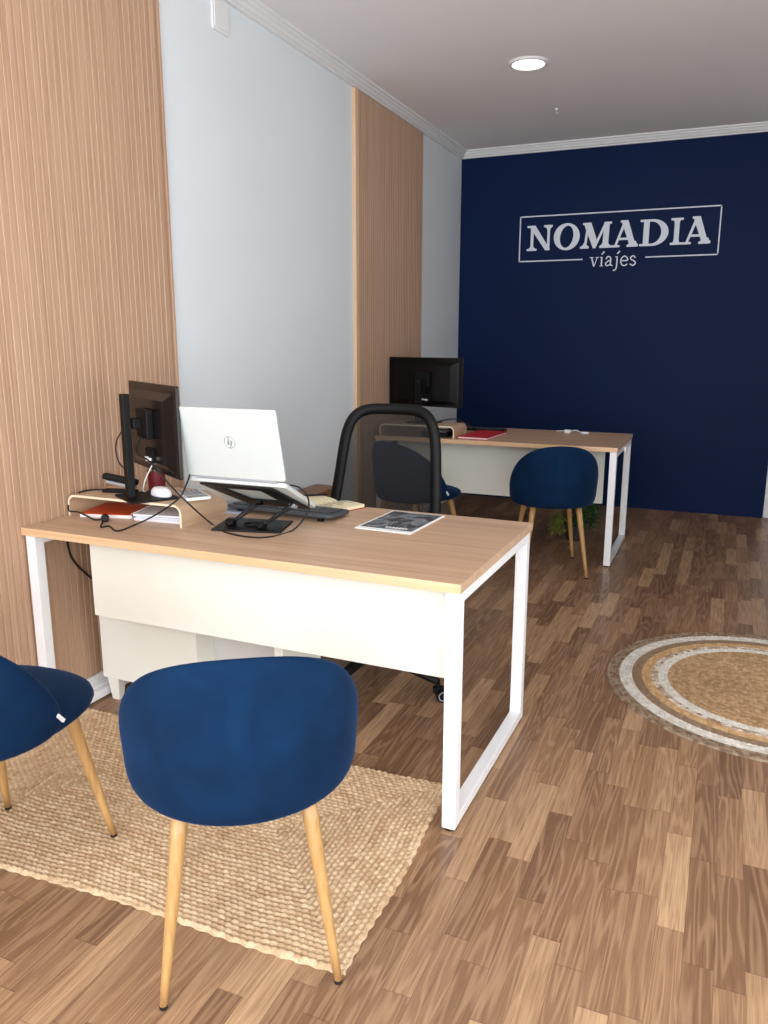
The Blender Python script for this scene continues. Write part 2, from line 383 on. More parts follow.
def g_i(bm):
    ribbon(bm, [(1.158, b0), (1.158, b0+xh)], tk); bar(bm, 1.144, 1.172, b0, b0+.006); bar(bm, 1.146, 1.160, b0+xh-.006, b0+xh); ribbon(bm, [(1.156, b0+xh+.018), (1.176, b0+xh+.040)], [.008, .012])
def g_a(bm):
    ribbon(bm, sm([(1.192, b0+.054), (1.204, b0+xh), (1.222, b0+xh-.004), (1.228, b0+.052), (1.228, b0+.012), (1.244, b0+.003)]), tk*.9)
    ribbon(bm, sm([(1.228, b0+.045), (1.206, b0+.036), (1.190, b0+.020), (1.202, b0+.003), (1.228, b0+.016)]), tk*.85)
def g_j(bm):
    ribbon(bm, sm([(1.277, b0+xh), (1.277, b0+.02), (1.273, b0-.018), (1.262, b0-.032), (1.250, b0-.034)]), tk*.9); bar(bm, 1.262, 1.280, b0+xh-.006, b0+xh); ribbon(bm, [(1.275, b0+xh+.018), (1.295, b0+xh+.040)], [.008, .012])
def g_e(bm):
    ribbon(bm, sm([(1.308, b0+.038), (1.356, b0+.040), (1.350, b0+.062), (1.333, b0+xh), (1.312, b0+.058), (1.306, b0+.034), (1.316, b0+.008), (1.336, b0), (1.357, b0+.012)]), tk*.85)
def g_s(bm):
    ribbon(bm, sm([(1.416, b0+.056), (1.400, b0+xh), (1.380, b0+.060), (1.386, b0+.044), (1.406, b0+.034), (1.418, b0+.018), (1.402, b0), (1.376, b0+.012)]), tk*.85)
for g in (g_v, g_i, g_a, g_j, g_e, g_s): small(g)

# ------------------------------------------------------------------ desks
H, TT, DW, DD = .74, .027, 1.579, .79
def desk(label, x, y, panel):
    t = thing('office_desk', label, 'desk', (x, y, 0), 0, None)
    L = DW; a = .04
    bm = box(-L, 0, H-TT, 0, DD, H); o = obj('tabletop', bm, [M_desk, M_edge], t, bevel=.0012)
    for p in o.data.polygons:
        if abs(p.normal.y) > .5: p.material_index = 1
    for x0 in (-L+.006, -a-.005):
        bm = bmesh.new(); z0 = .008
        bx(bm, x0, .012, z0, x0+a, .012+a, H-TT-.001); bx(bm, x0, DD-.012-a, z0, x0+a, DD-.012, H-TT-.001)
        bx(bm, x0+.0005, .012+a, z0, x0+a-.0005, DD-.012-a, z0+.032); bx(bm, x0+.0005, .012+a, H-TT-.034, x0+a-.0005, DD-.012-a, H-TT-.001)
        f = obj('leg_frame', bm, M_whitemet, t, bevel=.002)
        for yy in (.032, DD-.032):
            bm = bmesh.new(); cone(bm, (x0+a/2, yy, 0), (x0+a/2, yy, z0+.001), .018, .018, 16); obj('foot', bm, M_rubber, f)
    obj('crossbar', box(-L+a+.006, DD-.10, H-TT-.04, -a-.006, DD-.07, H-TT-.001), M_whitemet, t)
    x0, x1, yy, z0 = panel
    obj('modesty_panel', box(x0, yy, z0, x1, yy+.018, H-TT-.001), M_panel, t, bevel=.001)
    return t
nd = desk('large wood-top desk in front with laptop and white front panel', 1.569, 1.905, (-1.360, -.046, .085, .430))
nd.rotation_euler = (0, 0, -.0138)
fd = desk('wood-top desk at the back against the navy wall', 1.600, 4.832, (-1.50, -.101, .218, .353))

# white cabinet standing under the near desk
t = thing('white_cabinet', 'low white cabinet on tapered legs under the near desk', 'cabinet', (0, 2.19, 0))
bm = bmesh.new(); z0, z1, D = .098, .60, .275
bx(bm, .052, 0, z0, .478, D, z1); obj('drawer_unit', bm, M_panel, t, bevel=.0015)
bm = bmesh.new(); bx(bm, .480, -.004, z0, .498, D, z1); bx(bm, .820, 0, z0, .852, D, z1); bx(bm, .498, 0, z1-.018, .820, D, z1); bx(bm, .498, 0, z0, .820, D, z0+.018)
obj('shelf_frame', bm, M_panel, t, bevel=.001)
obj('back_panel', box(.498, .10, z0+.018, .820, .108, z1-.018), mat('shaded_board', rgb(206, 202, 196), .6, noise=.02), t)  # white back panel coloured greyer for the shade inside the open niche
for x in (.085, .46, .82):
    for y in (.035, D-.035):
        bm = bmesh.new(); v = bx(bm, x-.028, y-.022, 0, x+.028, y+.022, z0)
        for k in v[:4]: k.co.x = x+(k.co.x-x)*.58; k.co.y = y+(k.co.y-y)*.6
        obj('leg', bm, M_panel, t, bevel=.001)

# narrow brown console by the wall between the desks
t = thing('wooden_console', 'narrow brown wooden box by the wall past the near desk', 'cabinet', (-.010, 3.25, 0))
obj('body', box(0, 0, 0, .135, .805, .515), M_brown, t, bevel=.002)
obj('top_board', box(-.002, -.005, .516, .145, .81, .536), M_brown, t, bevel=.002)

# ------------------------------------------------------------------ velvet chairs
def sgn(v, p): return math.copysign(abs(v)**p, v)
def chair(label, loc, rz, group=None):
    t = thing('velvet_chair', label, 'chair', loc, rz, group)
    # seat cushion
    bm = bmesh.new(); n = 40; rings = []
    prof = [(0.55, .414), (.80, .417), (.92, .425), (.98, .437), (1.0, .450), (.985, .463), (.94, .471), (.84, .478), (.6, .483), (.3, .485)]
    for s, z in prof:
        rg = []
        for k in range(n):
            a = 2*PI*k/n; c, s_ = math.cos(a), math.sin(a)
            x = .250*s*sgn(c, .84); y = .026+.240*s*sgn(s_, .84)
            if y > 0: x *= 1-.06*(y/.245)
            rg.append(bm.verts.new((x, y, z-.010*max(0, y/.245)**2*(1 if z > .44 else 0))))
        rings.append(rg)
    for A, B in zip(rings[:-1], rings[1:]):
        for k in range(n): bm.faces.new((A[k], A[(k+1) % n], B[(k+1) % n], B[k]))
    bm.faces.new(rings[0][::-1]); bm.faces.new(rings[-1]); obj('seat', fixn(bm), M_velvet, t, smooth=True)
    # wrap-around backrest shell
    bm = bmesh.new(); NU, NV = 44, 18; S = 1.0; TH = .042
    def P(th, z):
        k = 1+.28*(z-.46); return Vector((.238*math.sin(th)*k, .02-.265*sgn(math.cos(th), .92)*k if math.cos(th) > 0 else .02-.265*math.cos(th)*.5, z))
    thm = math.radians(90)
    def surf(i, j):
        s = math.sin(PI*(i/NU-.5)); th = thm*s
        zm = .468; zt = zm+.317*max(0, 1-abs(s)**2.15)**.72; zb = zm-.048*max(0, 1-abs(s)**9)**.42
        z = zb+(zt-zb)*(.5-.5*math.cos(PI*j/NV)); return th, z, s, (.5-.5*math.cos(PI*j/NV))
    F, B = [], []
    for i in range(NU+1):
        fr, br = [], []
        for j in range(NV+1):
            th, z, s, v = surf(i, j); p = P(th, z); e = 1e-3
            nn = (P(th+e, z)-P(th-e, z)).cross(P(th, z+e)-P(th, z-e)).normalized()
            prof_ = (max(0, 1-abs(2*v-1)**5)**.5)*(max(0, 1-abs(s)**14)**.5)
            h = TH/2*prof_; fr.append(p-nn*h); br.append(p+nn*h)
        F.append(fr); B.append(br)
    for G in (F, B):
        V = [[bm.verts.new(p) for p in r] for r in G]
        for i in range(NU):
            for j in range(NV): bm.faces.new((V[i][j], V[i+1][j], V[i+1][j+1], V[i][j+1]))
    bmesh.ops.remove_doubles(bm, verts=bm.verts, dist=1e-4); br_ = obj('backrest', fixn(bm), M_velvet, t, smooth=True)
    # white maker's tag on the right wing
    th_, z_ = thm*.965, .475; p_ = P(th_, z_); e = 1e-3
    tz = (P(th_, z_+e)-P(th_, z_-e)).normalized(); nn = (P(th_+e, z_)-P(th_-e, z_)).normalized().cross(tz).normalized(); tt = tz.cross(nn)
    Mx = Matrix((( *nn[:1], tt[0], tz[0], 0), (nn[1], tt[1], tz[1], 0), (nn[2], tt[2], tz[2], 0), (0, 0, 0, 1)))
    Mx = Matrix.Translation(p_+nn*.0150) @ Mx @ Matrix.Rotation(math.radians(40), 4, 'X')
    obj('tag', box(-.006, -.0045, -.015, .0035, .0045, .015, M=Mx), M_white, br_)
    for sx in (-1, 1):
        for s2, fy, ty in ((1, .222, .150), (-1, -.222, -.150)):
            p0 = Vector((sx*.130, ty, .425)); p1 = Vector((sx*(.184 if s2 < 0 else .190), fy, .006)); 
            bm = bmesh.new(); tube(bm, [p0.lerp(p1, k/6) for k in range(7)], [.0185-.0098*k/6 for k in range(7)], 20); l = obj('leg', bm, M_leg, t, smooth=True)
            bm = bmesh.new(); d_ = (p1-p0).normalized(); cone(bm, p1-d_*.002, p1+Vector((0, 0, -.006)), .0092, .0088, 16); obj('foot_cap', bm, M_rubber, l)
    return t
chair('navy velvet chair with oak legs nearest the camera, its back to it', (1.223, 1.389, .002), math.radians(34))
chair('navy velvet chair at the left edge of the photo, half cut off', (.520, 1.280, .012), math.radians(3))
chair('navy velvet chair at the right end of the far desk', (1.25, 4.69, .0), math.radians(21.5))
chair('navy velvet chair seen through the mesh of the office chair', (.46, 4.50, .0), math.radians(-25))

# ------------------------------------------------------------------ rugs
def grid_mesh(name, co, cols, nu, nv, m, closed_u=False, smooth=True):
    me = bpy.data.meshes.new(name); idx = []
    for i in range(nu if closed_u else nu-1):
        k = (i+1) % nu
        for j in range(nv-1): idx.append((i*nv+j, k*nv+j, k*nv+j+1, i*nv+j+1))
    me.from_pydata([], [], []) if False else None
    me.vertices.add(len(co)); me.vertices.foreach_set('co', np.asarray(co, np.float32).ravel())
    F_ = np.asarray(idx, np.int32); me.loops.add(F_.size); me.polygons.add(len(F_))
    me.loops.foreach_set('vertex_index', F_.ravel()); me.polygons.foreach_set('loop_start', np.arange(0, F_.size, 4, dtype=np.int32))
    me.polygons.foreach_set('loop_total', np.full(len(F_), 4, np.int32)); me.update(calc_edges=True); me.validate()
    a = me.color_attributes.new('fibre', 'FLOAT_COLOR', 'POINT'); a.data.foreach_set('color', np.asarray(cols, np.float32).ravel())
    me.polygons.foreach_set('use_smooth', [smooth]*len(me.polygons)); me.materials.append(m)
    o = bpy.data.objects.new(name, me); C.objects.link(o); return o
def hsh(a, b): v = np.sin(a*127.1+b*311.7)*43758.5453; return v-np.floor(v)
# rectangular braided jute rug
LX, LY = 1.46, .81; nu, nv = 420, 236
u = np.linspace(-LX/2, LX/2, nu); v = np.linspace(-LY/2, LY/2, nv); U, V = np.meshgrid(u, v, indexing='ij')
dx, dy = LX/2-np.abs(U), LY/2-np.abs(V); sidex = dx < dy; Dn = np.minimum(dx, dy); RW = .0150
wob = .0035*np.sin(U*9+V*5)+.003*np.sin(V*23+1)+.0025*np.sin(U*31)
al = np.where(sidex, V, U); q = (Dn+wob)/RW; row = np.floor(q); fr = q-row
seg = al/.020+.5*np.mod(row, 2)+.15*np.sin(row*3.1); sidx = np.floor(seg); sf = seg-sidx
hgt = np.abs(np.sin(PI*fr))**.7*(.45+.55*np.abs(np.sin(PI*(sf+.35*(fr-.5))))**.8)
rnd = hsh(row+100*sidex, sidx); rnd2 = hsh(row*1.7+3, np.floor(sidx/9))
Zh = .003+.0085*hgt+.0012*rnd; edge = np.clip(Dn/.006, 0, 1); Zh = Zh*np.sqrt(edge)
Uw = U+.005*np.sin(V*11+2)*(np.abs(U)/LX*2)**4+.002*np.sin(V*150)*(dx < .01); Vw = V+.006*np.sin(U*7+1)*(np.abs(V)/LY*2)**4+.002*np.sin(U*140)*(dy < .01)
co_ = np.stack([Uw, Vw, Zh+.001], -1).reshape(-1, 3)
ca, cb = np.array(rgb(190, 154, 116)), np.array(rgb(232, 205, 168)); mixf = np.clip(.25+.6*rnd+.35*(rnd2-.5), 0, 1)[..., None]
dark_patch = (1-.16*np.exp(-((U+.3)**2+(V+.05)**2)/.09))[..., None]  # broad soft darker patch left of the rug's centre
cl = (ca*(1-mixf)+cb*mixf)*dark_patch; cl[..., 3] = 1
o = grid_mesh('jute_rug', co_, cl.reshape(-1, 4), nu, nv, M_jute); o.location = (.765, 1.712, 0); o.rotation_euler = (0, 0, math.radians(1.8))
tag(o, 'rectangular braided natural jute rug under the near chairs', 'rug')
# round ringed rug
R0 = .622; nr, na = 210, 640
r = np.linspace(.004, R0, nr); a = np.linspace(0, 2*PI, na, endpoint=False); A, Rr = np.meshgrid(a, r, indexing='ij')
RW = .0128; q = (R0-Rr)/RW+A/(2*PI)*0; row = np.floor(q); fr = q-row
cnt = np.maximum(8, np.round(2*PI*(R0-(row+.5)*RW)/.019)); seg = A/(2*PI)*cnt; sidx = np.floor(seg); sf = seg-sidx
hgt = np.abs(np.sin(PI*fr))**.7*(.5+.5*np.abs(np.sin(PI*(sf+.3*(fr-.5)))))
Zh = .003+.006*hgt*1.0; Zh *= np.clip((R0-Rr)/.004, 0, 1)**.5
rnd = hsh(row, sidx)[..., None]; rad = (R0-(row+.5)*RW)
def c3(*x): return np.array(rgb(*x))
stops = [(.577, c3(112, 92, 74), c3(166, 148, 126)), (.520, c3(206, 200, 188), c3(240, 236, 226)), (.475, c3(136, 114, 92), c3(156, 134, 110)), (.440, c3(190, 150, 104), c3(222, 186, 138)),
         (.412, c3(150, 120, 90), c3(240, 232, 218)), (.375, c3(214, 208, 196), c3(244, 240, 230)), (-1, c3(160, 128, 92), c3(206, 172, 132))]
cl = np.zeros(A.shape+(4,)); done = np.zeros(A.shape, bool)
for lim, ca, cb in stops:
    k = (rad > lim) & ~done; cl[k] = (ca*(1-rnd)+cb*rnd)[k]; done |= k
cl[..., 3] = 1
co_ = np.stack([Rr*np.cos(A), Rr*np.sin(A), Zh+.001], -1).reshape(-1, 3)
o = grid_mesh('round_rug', co_, cl.reshape(-1, 4), na, nr, M_jute, closed_u=True); o.location = (2.418, 3.31, 0)
tag(o, 'round braided rug with white, brown and tan rings on the floor', 'rug')

# ------------------------------------------------------------------ office chair with mesh back
def mesh_mat():
    m = bpy.data.materials.new('sheer_mesh'); m.use_nodes = True; nt = m.node_tree; b = nt.nodes['Principled BSDF']
    b.inputs['Base Color'].default_value = rgb(12, 12, 12); b.inputs['Roughness'].default_value = .8
    n = N(m); q = n.xyz(); s = n.math('SINE', n.math('MULTIPLY', q[0], 2600)); s2 = n.math('SINE', n.math('MULTIPLY', q[2], 2600))
    f = n.noise(n.comb(n.math('MULTIPLY', q[0], 700), q[1], n.math('MULTIPLY', q[2], 700)), 1, 1)
    n.put(b.inputs['Alpha'], n.rng(f, .35, .65, .68, .86)); return m
t = thing('office_chair', 'black office chair with see-through mesh back behind the near desk', 'office chair', (.905, 2.83, 0), math.radians(184))
def backP(u_, v_):  # u -1..1, v 0..1
    w = .245-.050*v_; x = u_*w+.042-.012*v_; z = .50+.575*v_; y = -.23-.115*v_+.035*u_*u_-.02*math.sin(v_*PI); return Vector((x, y, z))
outl = []
for k in range(64):
    a_ = 2*PI*k/64; c, s_ = math.cos(a_), math.sin(a_); e = .42
    outl.append((sgn(c, e), .5+.5*sgn(s_, e)))
bm = bmesh.new(); tube(bm, [backP(*p) for p in outl], .016, 10, closed=True, sx=1.5, flat=(0, 1, 0)); obj('backrest_frame', bm, M_black, t, smooth=True)
bm = bmesh.new(); nu_, nv_ = 20, 24; G = [[bm.verts.new(backP(-.97+1.94*i/nu_, .02+.96*j/nv_)) for j in range(nv_+1)] for i in range(nu_+1)]
for i in range(nu_):
    for j in range(nv_):
        uu, vv = -1+2*(i+.5)/nu_, (j+.5)/nv_*2-1
        if abs(uu)**5+abs(vv)**5 < 1.05: bm.faces.new((G[i][j], G[i+1][j], G[i+1][j+1], G[i][j+1]))
for v_ in [v_ for v_ in bm.verts if not v_.link_faces]: bm.verts.remove(v_)
obj('mesh_back', bm, mesh_mat(), t, smooth=True)
bm = bmesh.new(); tube(bm, catmull([(.035, -.268, .58), (.03, -.29, .50), (.015, -.23, .43), (0, -.08, .40)]), .022, 10, sx=1.6, flat=(0, 0, 1)); obj('back_support', bm, M_black, t, smooth=True)
bm = bmesh.new(); rings = []
for s_, z in [(.8, .405), (.97, .42), (1, .445), (.96, .470), (.8, .482), (.4, .486)]:
    rings.append([bm.verts.new((.245*s_*sgn(math.cos(2*PI*k/36), .6), .01+.235*s_*sgn(math.sin(2*PI*k/36), .6), z)) for k in range(36)])
for A_, B_ in zip(rings[:-1], rings[1:]):
    for k in range(36): bm.faces.new((A_[k], A_[(k+1) % 36], B_[(k+1) % 36], B_[k]))
bm.faces.new(rings[0][::-1]); bm.faces.new(rings[-1]); obj('seat', fixn(bm), M_black, t, smooth=True)
bm = bmesh.new(); cone(bm, (0, 0, .10), (0, 0, .25), .032, .030); cone(bm, (0, 0, .25), (0, 0, .405), .016, .016); obj('gas_lift', bm, M_blackm, t, smooth=False)
base = obj('star_base', cone(bmesh.new(), (0, 0, .075), (0, 0, .125), .045, .035), M_black, t)
for k in range(5):
    a_ = math.radians(154+72*k); dx_, dy_ = math.cos(a_), math.sin(a_); Rr_ = .358
    bm = bmesh.new(); tube(bm, [Vector((dx_*s_, dy_*s_, z)) for s_, z in ((.02, .105), (.18, .096), (Rr_, .078))], [.026, .022, .014], 8); obj('leg', bm, M_black, t, smooth=True)
    cs = Matrix.Translation((dx_*Rr_, dy_*Rr_, 0)) @ Matrix.Rotation(a_+.9, 4, 'Z')
    bm = bmesh.new(); cone(bm, (0, 0, .075), (0, 0, .045), .009, .009); bx(bm, -.018, -.010, .036, .030, .010, .058); bmesh.ops.transform(bm, matrix=cs, verts=bm.verts); ca_ = obj('caster', bm, M_black, t)
    bm = bmesh.new()
    for s_ in (-1, 1): cone(bm, (.018, s_*.011, .0265), (.018, s_*.026, .0265), .0265, .0255, 24)
    bmesh.ops.transform(bm, matrix=cs, verts=bm.verts); w_ = obj('wheel', bm, M_black, ca_)
    for s_ in (-1, 1):
        bm = bmesh.new(); tube(bm, [Vector((.018+.017*math.cos(2*PI*q_/20), s_*.0265, .0265+.017*math.sin(2*PI*q_/20))) for q_ in range(20)], .0022, 6, closed=True)
        bmesh.ops.transform(bm, matrix=cs, verts=bm.verts); obj('wheel_rim', bm, M_grey, ca_)

# ------------------------------------------------------------------ bent plywood risers
def riser(label, x, y, W, D=.27, h=.078):
    t = thing('monitor_riser', label, 'monitor stand', (x, y, H)); th = .008
    def path(ins):
        o_ = []; r_ = .032-ins; x0, x1, zt = ins, W-ins, h-ins
        o_.append((x0-0, 0));
        for k in range(7): a_ = PI-PI/2*k/6; o_.append((x0+r_+r_*math.cos(a_), zt-r_+r_*math.sin(a_)))
        for k in range(7): a_ = PI/2-PI/2*k/6; o_.append((x1-r_+r_*math.cos(a_), zt-r_+r_*math.sin(a_)))
        o_.append((x1, 0)); return o_
    O, I = path(0), path(th); bm = bmesh.new(); n = len(O); rows = []
    for P_ in (O, I):
        for yy in (0, D): rows.append([bm.verts.new((p[0], yy, p[1])) for p in P_])
    a_, b_, c_, d_ = rows; 
    for k in range(n-1):
        bm.faces.new((a_[k], b_[k], b_[k+1], a_[k+1])); bm.faces.new((c_[k], c_[k+1], d_[k+1], d_[k]))
        f = bm.faces.new((a_[k], a_[k+1], c_[k+1], c_[k])); f.material_index = 1; f = bm.faces.new((b_[k], d_[k], d_[k+1], b_[k+1])); f.material_index = 1
    bm.faces.new((a_[0], c_[0], d_[0], b_[0])); bm.faces.new((a_[-1], b_[-1], d_[-1], c_[-1]))
    obj('bent_shelf', fixn(bm), [M_ply, M_plyedge], t); return t
riser('bent plywood monitor riser at the left of the near desk', -.004, 2.14, .504)
riser('bent plywood monitor riser at the left of the far desk', .045, 4.865, .525)
RT = H+.078

# ------------------------------------------------------------------ monitors
def monitor(label, loc, rz, W, Hh, z0, ztop_pole, zb, offs, curved=False):
    """local +y is the way the screen faces; origin on the riser under the pole"""
    t = thing('monitor', label, 'monitor', loc, rz); b = zb-loc[2]; sy0 = .075; pt = ztop_pole-loc[2]
    bm = bmesh.new(); prism(bm, rrect(offs-W/2, b, offs+W/2, b+Hh, .006), lambda u_, v_, w_: (u_, sy0+w_, v_), .012); sc = obj('housing', fixn(bm), M_gloss, t, bevel=.002)
    bm = bmesh.new(); v_ = bx(bm, offs-W*.44, sy0-.018, b+Hh*.05, offs+W*.44, sy0, b+Hh*.92)
    for k in (0, 1, 4, 5): v_[k].co.x = offs+(v_[k].co.x-offs)*.80; v_[k].co.z = b+Hh*.45+(v_[k].co.z-b-Hh*.45)*.8
    obj('back_cover', bm, M_gloss, t, bevel=.003)
    obj('screen', box(offs-W/2+.008, sy0+.0121, b+.014, offs+W/2-.008, sy0+.013, b+Hh-.008), mat('screen_glass', rgb(8, 8, 10), .1, noise=.01), t)
    obj('pole', box(-.019, -.016, .004, .019, .010, pt), M_black, t, bevel=.003)
    bm = bmesh.new(); zc_ = b+Hh*.55; bx(bm, -.012, .010, zc_-.018, offs*.6+.012, .040, zc_+.018); bx(bm, offs-.055, .035, zc_-.05, offs+.055, sy0-.017, zc_+.05); obj('mount_arm', bm, M_black, t, bevel=.003)
    bm = bmesh.new(); prism(bm, rrect(-.085, -.035, .105, .135, .006), XY(0), .007); obj('base', fixn(bm), M_black, t, bevel=.0015)
    bm = bmesh.new(); bx(bm, offs-.02, sy0-.024, b+.035, offs+.055, sy0-.0175, b+.085); obj('port_panel', bm, M_black, t)
    bm = bmesh.new(); bx(bm, offs-.005, sy0-.034, b+.045, offs+.010, sy0-.0235, b+.054); bx(bm, offs+.022, sy0-.04, b+.043, offs+.037, sy0-.0235, b+.052); obj('plug', bm, M_white, t)
    return t
def logo(bm, c, ex, ez, nrm, R_, t_=.0008):
    c, ex, ez, nrm = map(Vector, (c, ex, ez, nrm))
    tube(bm, [c+ex*R_*math.cos(2*PI*k/36)+ez*R_*math.sin(2*PI*k/36) for k in range(36)], R_*.055, 6, closed=True)
    def st(P_):
        tube(bm, [c+ex*R_*a_+ez*R_*b_ for a_, b_ in P_], R_*.075, 6)
    st([(-.42, -.45), (-.12, .95)]); st([(-.30, .25), (-.08, .28), (-.13, -.05), (-.22, -.45)])
    st([(.02, -.95), (.30, .28)]); st([(.26, .27), (.46, .25), (.42, -.1), (.32, -.40), (.10, -.42)])
th1 = math.atan2(-.85, -.52)  # not used directly
m1 = monitor('black monitor seen from behind on the near riser', (.268, 2.168, RT), math.radians(-31.5), .47, .305, 0, 1.185, .916, .045)
bm = bmesh.new(); logo(bm, (-.07, .0545, .345), (-1, 0, 0), (0, 0, 1), (0, -1, 0), .012); 
bmesh.ops.translate(bm, verts=bm.verts, vec=(0, .018, 0)); obj('logo', bm, M_grey, m1)
m2 = monitor('black monitor seen from behind on the far riser', (.278, 4.985, RT), math.radians(-13), .59, .325, 0, 1.10, .925, .0)

# ------------------------------------------------------------------ laptop and its stand
LY0, LZ0 = 2.150, .922; LXc = .720; LW = .368
t = thing('laptop', 'silver open laptop, lid back to the camera, raised on stand', 'laptop', (LXc, LY0, LZ0), math.radians(1))
lean = math.radians(13); tilt = math.radians(-27)
Ml = Matrix.Rotation(lean, 4, 'X')
bm = bmesh.new(); prism(bm, rrect(-LW/2, .004, LW/2, .240, .008), lambda u_, v_, w_: (u_, w_, v_), .006); bmesh.ops.transform(bm, matrix=Ml, verts=bm.verts); lid = obj('lid', fixn(bm), M_silver, t, bevel=.001)
bm = bmesh.new(); bx(bm, -LW/2+.008, .0062, .018, LW/2-.008, .0068, .232); bmesh.ops.transform(bm, matrix=Ml, verts=bm.verts); obj('screen', bm, MATS['screen_glass'], lid)
bm = bmesh.new(); logo(bm, (0, -.0004, .128), (-1, 0, 0), (0, 0, 1), (0, -1, 0), .0195)
bmesh.ops.scale(bm, verts=bm.verts, vec=(-1, 1, 1)); fixn(bm); bmesh.ops.transform(bm, matrix=Ml, verts=bm.verts); obj('logo', bm, M_silver2, lid)
Mb = Matrix.Rotation(tilt, 4, 'X')
bm = bmesh.new(); v_ = []; prism(bm, rrect(-LW/2, .002, LW/2, .238, .01), lambda u_, v__, w_: (u_, v__, -.015+w_), .015); bmesh.ops.transform(bm, matrix=Mb, verts=bm.verts); bs = obj('base', fixn(bm), M_silver, t, bevel=.0015)
bm = bmesh.new(); bx(bm, -LW/2+.02, .05, .0002, LW/2-.02, .15, .0012); bmesh.ops.transform(bm, matrix=Mb, verts=bm.verts); obj('keyboard', bm, M_grey, bs)
bm = bmesh.new(); cone(bm, (-LW/2+.03, .002, 0), (LW/2-.03, .002, 0), .0055, .0055, 12); obj('hinge', bm, M_grey, t)
# stand: local frame shares the laptop's tilt
t = thing('laptop_stand', 'black folding metal laptop stand with base plate on desk', 'laptop stand', (.70, 2.24, H))
bm = bmesh.new(); prism(bm, [(-.085, -.095), (.150, -.040), (.105, .125), (-.135, .085)], XY(0), .006); obj('base_plate', fixn(bm), M_blackm, t, bevel=.001)
org = Vector((LXc-.70, LY0-2.24, LZ0-H)); Mt = Matrix.Translation(org) @ Matrix.Rotation(math.radians(1), 4, 'Z') @ Mb
O = [(-.125, .012), (.118, .012), (.150, .235), (.060, .238), (-.08, .225)]; O = [(-.140, .006), (.135, .006), (.165, .232), (-.075, .232)]
I = [(-.085, .040), (.075, .040), (.105, .095), (.085, .190), (-.025, .190)]; I = [(-.080, .036), (.078, .036), (.090, .165), (-.030, .165)]
bm = bmesh.new(); Av = [[bm.verts.new((*p, z)) for p in P_] for P_, z in ((O, -.0175), (O, -.0235), (I, -.0175), (I, -.0235))]
for k in range(4):
    j = (k+1) % 4
    for a_, b_ in ((Av[0], Av[2]), (Av[1], Av[3]), (Av[0], Av[1]), (Av[2], Av[3])): bm.faces.new((a_[k], a_[j], b_[j], b_[k]))
bmesh.ops.transform(bm, matrix=Mt, verts=bm.verts); obj('tray', fixn(bm), M_blackm, t)
for bx0, tx0 in ((-.055, -.03), (.065, .105)):
    for dd in (-.012, .012):
        p1 = Mt @ Vector((tx0+.02, .185+dd, -.024)); bm = bmesh.new(); tube(bm, [Vector((bx0, -.02+dd*1.6, .012)), p1], .0038, 8); obj('arm', bm, M_blackm, t)
    bm = bmesh.new(); cone(bm, (bx0-.014, -.02, .016), (bx0+.014, -.02, .016), .013, .013); obj('pivot', bm, M_blackm, t)
    p1 = Mt @ Vector((tx0+.02, .185, -.024)); bm = bmesh.new(); cone(bm, p1-Vector((.012, 0, 0)), p1+Vector((.012, 0, 0)), .011, .011); obj('pivot', bm, M_grey if bx0 > 0 else M_blackm, t)
bm = bmesh.new(); tube(bm, [Vector((.005+.028*math.cos(2*PI*k/24), .02+.028*math.sin(2*PI*k/24), .0075)) for k in range(24)], .004, 6, closed=True); obj('ring', bm, M_blackm, t)

# ------------------------------------------------------------------ things on the near desk
M_key = mat('key_plastic', rgb(58, 62, 66), .5, noise=.05)
t = thing('keyboard', 'dark grey keyboard lying behind the laptop stand', 'keyboard', (.715, 2.485, H), math.radians(-3))
bm = bmesh.new(); prism(bm, rrect(-.225, -.075, .225, .075, .02), lambda u_, v__, w_: (u_, v__, .012+w_-v__*.05), .013); obj('body', fixn(bm), mat('keyboard_body', rgb(66, 70, 74), .45, noise=.05), t, bevel=.003)
bm = bmesh.new()
for r_ in range(5):
    for c_ in range(20):
        x_ = -.208+c_*.0208; y_ = -.055+r_*.0215; z_ = .0245-y_*.05; bx(bm, x_, y_, z_, x_+.0185, y_+.0185, z_+.005)
obj('keys', bm, M_key, t)
bm = bmesh.new()
for x_ in (-.18, .165): bx(bm, x_, -.066, 0, x_+.02, -.05, .014)
bx(bm, -.2, .055, 0, .2, .07, .009)
obj('foot', bm, M_black, t)
# open notebook
t = thing('open_notebook', 'open notebook with cream pages and red cover on near desk', 'notebook', (.765, 2.650, H), math.radians(-20))
obj('cover', box(-.150, -.098, 0, .150, .098, .003), mat('red_cover', rgb(168, 36, 44), .5, noise=.05), t, bevel=.001)
for s_ in (-1, 1):
    bm = bmesh.new(); V_ = []
    for k in range(11):
        x_ = k/10*.144; z_ = .004+.014*math.sin(min(1, (k/10)*1.5)*PI/2)**.6*(1-.25*(k/10)); V_.append([bm.verts.new((s_*x_, yy, zz)) for yy, zz in ((-.093, .003), (-.093, z_), (.093, z_), (.093, .003))])
    for A_, B_ in zip(V_[:-1], V_[1:]):
        for k in range(4): bm.faces.new((A_[k], A_[(k+1) % 4], B_[(k+1) % 4], B_[k]))
    bm.faces.new(V_[0]); bm.faces.new(V_[-1]); obj('pages', fixn(bm), mat('cream_paper', rgb(236, 228, 190), .8, noise=.03, nscale=60), t)
bm = bmesh.new(); bx(bm, .02, -.07, .0185, .12, -.0685, .0192)
for k in range(9): bx(bm, .028+.006*(k % 3), -.055+k*.015, .0182, .115-.012*(k % 4), -.0535+k*.015, .0190)
obj('handwriting', bm, mat('ink', rgb(120, 122, 110), .8, noise=.1), t)
